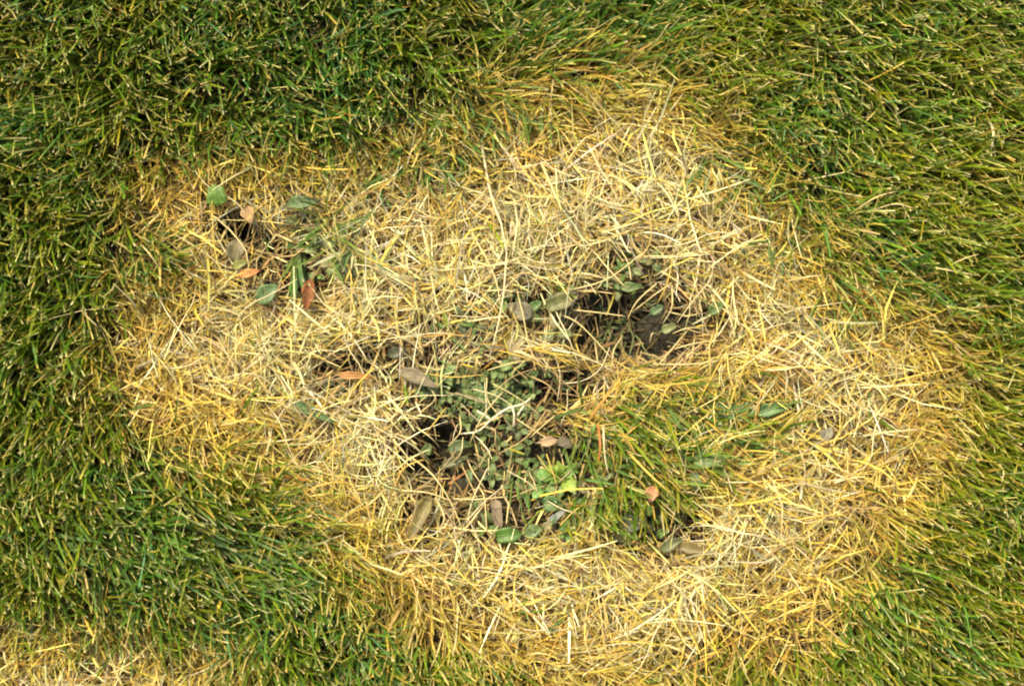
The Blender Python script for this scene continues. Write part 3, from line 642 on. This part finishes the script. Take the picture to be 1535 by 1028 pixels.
for k, (u, v) in enumerate([(1350, 690), (1300, 740), (1240, 860), (1160, 910), (640, 880), (1380, 650), (260, 480), (240, 560)]):
    tuft(u, v, 16, 36, -90, 60, [(.5, .34, .1), (.42, .25, .07), (.58, .42, .14)], 'tawny stubble tuft at the outer rim near %s' % near(u, v)[1], 'stubble tufts of the rim', name='dead_tuft', cat='dead tuft', mat=M_STRAW,
         lean=(.2, .9), bend=(0, .4), seed=130 + k, foot_r=20, W=1.6, foot=(.4, .22, .07))
tuft(330, 395, 14, 52, 215, 25, GOLD, 'golden dead tuft spreading from below the grey-green rounded leaf', name='dead_tuft', cat='dead tuft', mat=M_STRAW, lean=(1., 1.3), bend=(.1, .4), seed=93, foot_r=10, W=1.7, foot=(.5, .3, .08))
tuft(1100, 520, 16, 50, 190, 28, GOLD, 'straw tuft fanning over the side of the soil hollow', name='dead_tuft', cat='dead tuft', mat=M_STRAW, lean=(1., 1.25), bend=(.1, .4), seed=94, foot_r=10, W=1.6, foot=(.6, .5, .2))
tuft(1135, 660, 16, 46, 60, 50, GOLD, 'yellow straw tuft beside the broad light green leaf', name='dead_tuft', cat='dead tuft', mat=M_STRAW, lean=(.8, 1.2), bend=(.1, .4), seed=95, foot_r=10, W=1.6, foot=(.6, .4, .1))
tuft(820, 395, 22, 26, 100, 70, [(.55, .36, .12), (.48, .28, .1)], 'brownish dead crown with short bristling blades above the withered leaves', name='dead_tuft', cat='dead tuft', mat=M_STRAW, lean=(.4, 1.1), bend=(0, .4), seed=96, foot_r=9, W=1.3)

# ---- loose straws, each traced where it lies
PALE, CREAM, YEL, BRN = (.69, .57, .26), (.74, .65, .38), (.68, .50, .11), (.5, .3, .12)
def straw(pts, wmm, label, col=PALE, group=None, zs=None, name='dry_straw', cat='straw', tip=None, mat=None):
    n = len(pts); zs = zs or [14, 26, 28, 27, 24, 18, 14][:n] if n > 2 else (zs or [16, 27])
    P = [canopy(u, v, z) for (u, v), z in zip(pts, zs)]
    a = hgt(*pts[0]); P[0] = Vector((P[0].x, P[0].y, max(a.z + .002, min(P[0].z, a.z + .022))))
    o = new_obj(name, stalk_mesh(name, P, wmm * MM, wmm * MM * .55, tuple(c * .85 for c in col), tip or col, .5, 10, 5, .06), mat or M_STRAW)
    return tag(o, label, cat, group)
straw([(721, 211), (728, 250), (737, 299), (750, 330), (760, 386), (752, 460), (742, 506), (732, 543)], 2.6, 'longest pale stem arching down the middle of the straw to the weed mat',
      CREAM, zs=[22, 30, 34, 36, 36, 34, 30, 20], name='dry_straw', cat='straw')
straw([(705, 346), (732, 393), (745, 426), (750, 460)], 2.0, 'second pale stem meeting the longest arching stem', PALE, zs=[20, 32, 35, 34], name='dry_straw', cat='straw')
straw([(655, 406), (742, 398), (779, 385), (792, 353)], 2.2, 'curved yellow straw crossing the longest arching stem', PALE, zs=[18, 30, 30, 22])
straw([(1492, 163), (1489, 195), (1487, 222)], 3.4, 'short thick whitish straw standing alone on the green lawn', CREAM, zs=[50, 52, 48])
straw([(942, 677), (977, 714), (1010, 743)], 2.8, 'thick yellow stem lying across the inner green tufts', YEL, zs=[24, 34, 30], name='dry_straw', cat='straw')
straw([(897, 636), (900, 669), (897, 698)], 2.6, 'reddish withered blade hanging in the inner green', (.55, .2, .06), zs=[24, 30, 22], name='withered_grass', cat='dead grass')
straw([(905, 636), (906, 677), (912, 711)], 2.2, 'cream withered blade next to the reddish one', CREAM, zs=[24, 31, 22], name='withered_grass', cat='dead grass')
straw([(1171, 784), (1224, 774), (1271, 771)], 2.8, 'thick golden straw lying level on the straw ring', (.70, .48, .12), zs=[20, 28, 24])
straw([(330, 893), (328, 910), (327, 926)], 4.2, 'short broad yellow blade upright in the combed green lawn', (.6, .46, .06), zs=[36, 40, 34], name='withered_grass', cat='dead grass')
straw([(487, 811), (493, 824), (500, 837)], 3.8, 'short thick cream stem where the ring meets the combed lawn', CREAM, zs=[24, 28, 26], name='dry_straw', cat='straw')
straw([(387, 800), (396, 790), (407, 788), (425, 800)], 1.8, 'pale straw bent into an arch at the edge of the combed lawn', PALE, zs=[26, 40, 42, 28])
straw([(227, 525), (247, 548), (267, 575)], 1.9, 'pale straw slanting across the yellowing edge of the ring', PALE, zs=[24, 34, 28])
straw([(113, 456), (128, 472), (147, 490)], 2.4, 'pale straw lying alone in the deep green lawn', PALE, zs=[38, 44, 40])
for pts in ([(1277, 317), (1311, 297), (1344, 287)], [(1304, 313), (1340, 306), (1371, 313)], [(1417, 401), (1440, 390), (1467, 381)],
            [(1381, 390), (1411, 403), (1464, 413)], [(1184, 415), (1210, 415), (1234, 413)], [(1502, 686), (1504, 705), (1502, 724)], [(203, 360), (222, 378), (238, 400)]):
    straw(pts, 2.0, 'pale straw caught on top of the green lawn blades', PALE, 'straws on the green lawn', zs=[40, 47, 44])
# the forked white twig over the weed mat
tw = bpy.data.objects.new('forked_twig', None); COL.objects.link(tw); tw.empty_display_size = .01
TP = [canopy(u, v, z) for (u, v, z) in ((690, 650, 2), (717, 646, 8), (736, 629, 12), (761, 612, 14), (783, 606, 12), (797, 596, 3))]
tw.location = TP[0]; rel = lambda P: [p - TP[0] for p in P]
WH = (.76, .70, .48)
new_obj('stem', stalk_mesh('stem', rel(TP), 1.6 * MM, 2.6 * MM, WH, WH, .7, 14, 5, .1), M_STRAW, tw)
for P in ([(736, 629, 12), (726, 622, 12), (715, 616, 10)], [(768, 611, 14), (771, 622, 13), (770, 640, 8)], [(790, 601, 8), (782, 613, 12), (776, 622, 12)]):
    new_obj('side_branch', stalk_mesh('side_branch', rel([canopy(*p) for p in P]), 1.9 * MM, 2.2 * MM, WH, WH, .7, 7, 5, .1), M_STRAW, tw)
tag(tw, 'forked whitish twig lying across the weed mat in the central hollow', 'twig')
for pts, zs in (([(730, 566), (730, 596), (746, 621)], [4, 12, 12]), ([(689, 622), (690, 647), (672, 668)], [-4, 8, 2]), ([(699, 684), (709, 707), (727, 732)], [2, 16, 18]),
                ([(623, 639), (645, 655), (660, 671)], [8, 10, -4]), ([(833, 622), (815, 637), (795, 655)], [10, 16, 12]), ([(726, 640), (742, 645), (742, 668)], [2, 8, 0]),
                ([(600, 545), (652, 592), (630, 618)], [18, 12, 12]), ([(600, 626), (632, 627)], [22, 16]), ([(668, 700), (690, 680), (694, 655)], [-6, 6, 4]),
                ([(780, 575), (768, 560), (790, 538)], [2, 12, 18]), ([(688, 540), (681, 565)], [18, 8]), ([(706, 535), (699, 560)], [18, 8])):
    straw(pts, 1.7, 'thin pale straw reaching over the weedy central hole', PALE, 'straws over the weedy hole', zs=zs)
ro = random.Random(29)
for k in range(34):
    u, v = ro.uniform(645, 860), ro.uniform(560, 780); a = ro.uniform(0, 6.28); l = ro.uniform(22, 55); b = ro.uniform(-.25, .25) * l; g = ro.uniform(2, 9)
    pts = [(u - math.cos(a) * l, v + math.sin(a) * l), (u + math.sin(a) * b, v + math.cos(a) * b), (u + math.cos(a) * l, v - math.sin(a) * l)]
    cc = ro.choice([PALE, CREAM, (.52, .38, .16), (.42, .34, .2), YEL])
    straw(pts, ro.uniform(1.0, 1.8), '%s straw strewn over the weeds near %s' % ('brown' if cc[0] < .6 else 'pale', near(u, v)[1]), cc, 'straws strewn over the weeds', zs=[g, g + 6, g + ro.uniform(-4, 8)])
for pts, zs in (([(612, 680), (649, 712), (676, 753), (695, 798)], [20, 26, 28, 22]), ([(676, 746), (717, 748), (760, 744)], [20, 26, 24]), ([(717, 728), (726, 746), (730, 798)], [16, 26, 22]),
                ([(763, 751), (759, 785)], [18, 26]), ([(602, 735), (640, 738), (676, 750)], [24, 28, 26]), ([(652, 745), (666, 775), (655, 800)], [20, 28, 22])):
    straw(pts, 1.9, 'yellowish straw curving around the rim of the weedy hole', PALE, 'straws at the rim', zs=zs)
for pts, zs in (([(855, 435), (911, 418), (970, 374)], None), ([(890, 377), (912, 403), (937, 430)], None), ([(925, 366), (941, 393), (946, 420)], None), ([(841, 469), (871, 488), (921, 541)], [16, 14, 16]),
                ([(950, 463), (981, 442), (1007, 424)], [8, 18, 22]), ([(954, 385), (1016, 384)], None), ([(991, 498), (978, 500), (974, 514)], [4, 10, 4]), ([(859, 463), (937, 474)], [16, 12]),
                ([(1036, 488), (1010, 520), (987, 547)], [20, 16, 16]), ([(1073, 508), (1040, 515), (1011, 523)], [22, 20, 14]), ([(1009, 426), (1007, 461), (993, 486)], [24, 20, 8]),
                ([(1066, 442), (1078, 470)], None), ([(1060, 487), (1030, 492), (1008, 500)], [24, 20, 8]), ([(985, 424), (955, 452), (940, 480)], [18, 14, 2]), ([(935, 500), (920, 525), (918, 548)], [0, 10, 14]),
                ([(980, 543), (1030, 546), (1078, 541)], [14, 20, 20]), ([(893, 508), (896, 545)], [4, 14])):
    straw(pts, 1.8, '%s pale straw over the soil hollow, reaching towards %s' % ('bent' if len(pts) > 2 else 'straight', near(*pts[-1])[1]), PALE, 'straws over the soil hollow', zs=zs)

# ---- long straws lying loose on top of the mat, taken from a handful of shapes
proto = []
for k in range(14):
    r = random.Random(500 + k); L = r.uniform(.05, .095); b = r.uniform(-.25, .25) * L; kink = r.uniform(-.12, .12) * L
    col = [PALE, CREAM, YEL, (.66, .48, .16), (.72, .6, .34)][k % 5]
    proto.append(stalk_mesh('loose_straw', [(-L / 2, 0, -.006), (-L * .2, b * .6 + kink, .008), (L * .15, b, .012), (L / 2, 0, r.uniform(-.002, .012))],
                            r.uniform(1.3, 2.1) * MM, .8 * MM, tuple(c * .9 for c in col), col, .5, 8, 5, .08))
HUE = ['pale yellow', 'cream', 'bright yellow', 'golden tan', 'light buff']
cnt = 0; r = random.Random(77)
while cnt < 130:
    u, v = r.uniform(200, 1430), r.uniform(110, 1010); uu, vv = np.array([u]), np.array([v]); sdv = float(dead_sd(uu, vv)[0])
    if sdv < 25 or float(hollow(uu, vv)[1][0]) > .3: continue
    kk = r.randrange(14); me = proto[kk]; o = new_obj('loose_straw', me, M_STRAW)
    o.location = hgt(u, v, r.uniform(.009, .020)); o.rotation_euler = (r.gauss(0, .1), r.gauss(0, .08), r.uniform(0, 6.28))
    d, nm = near(u, v)
    where = 'close to ' + nm if d < 70 else 'where straw meets green lawn' if sdv < 60 else 'some way off ' + nm if d < 170 else 'in open straw far from any leaf'
    tag(o, 'loose %s straw %s' % (HUE[kk % 5], where), 'straw', 'loose straws on the dead mat'); cnt += 1
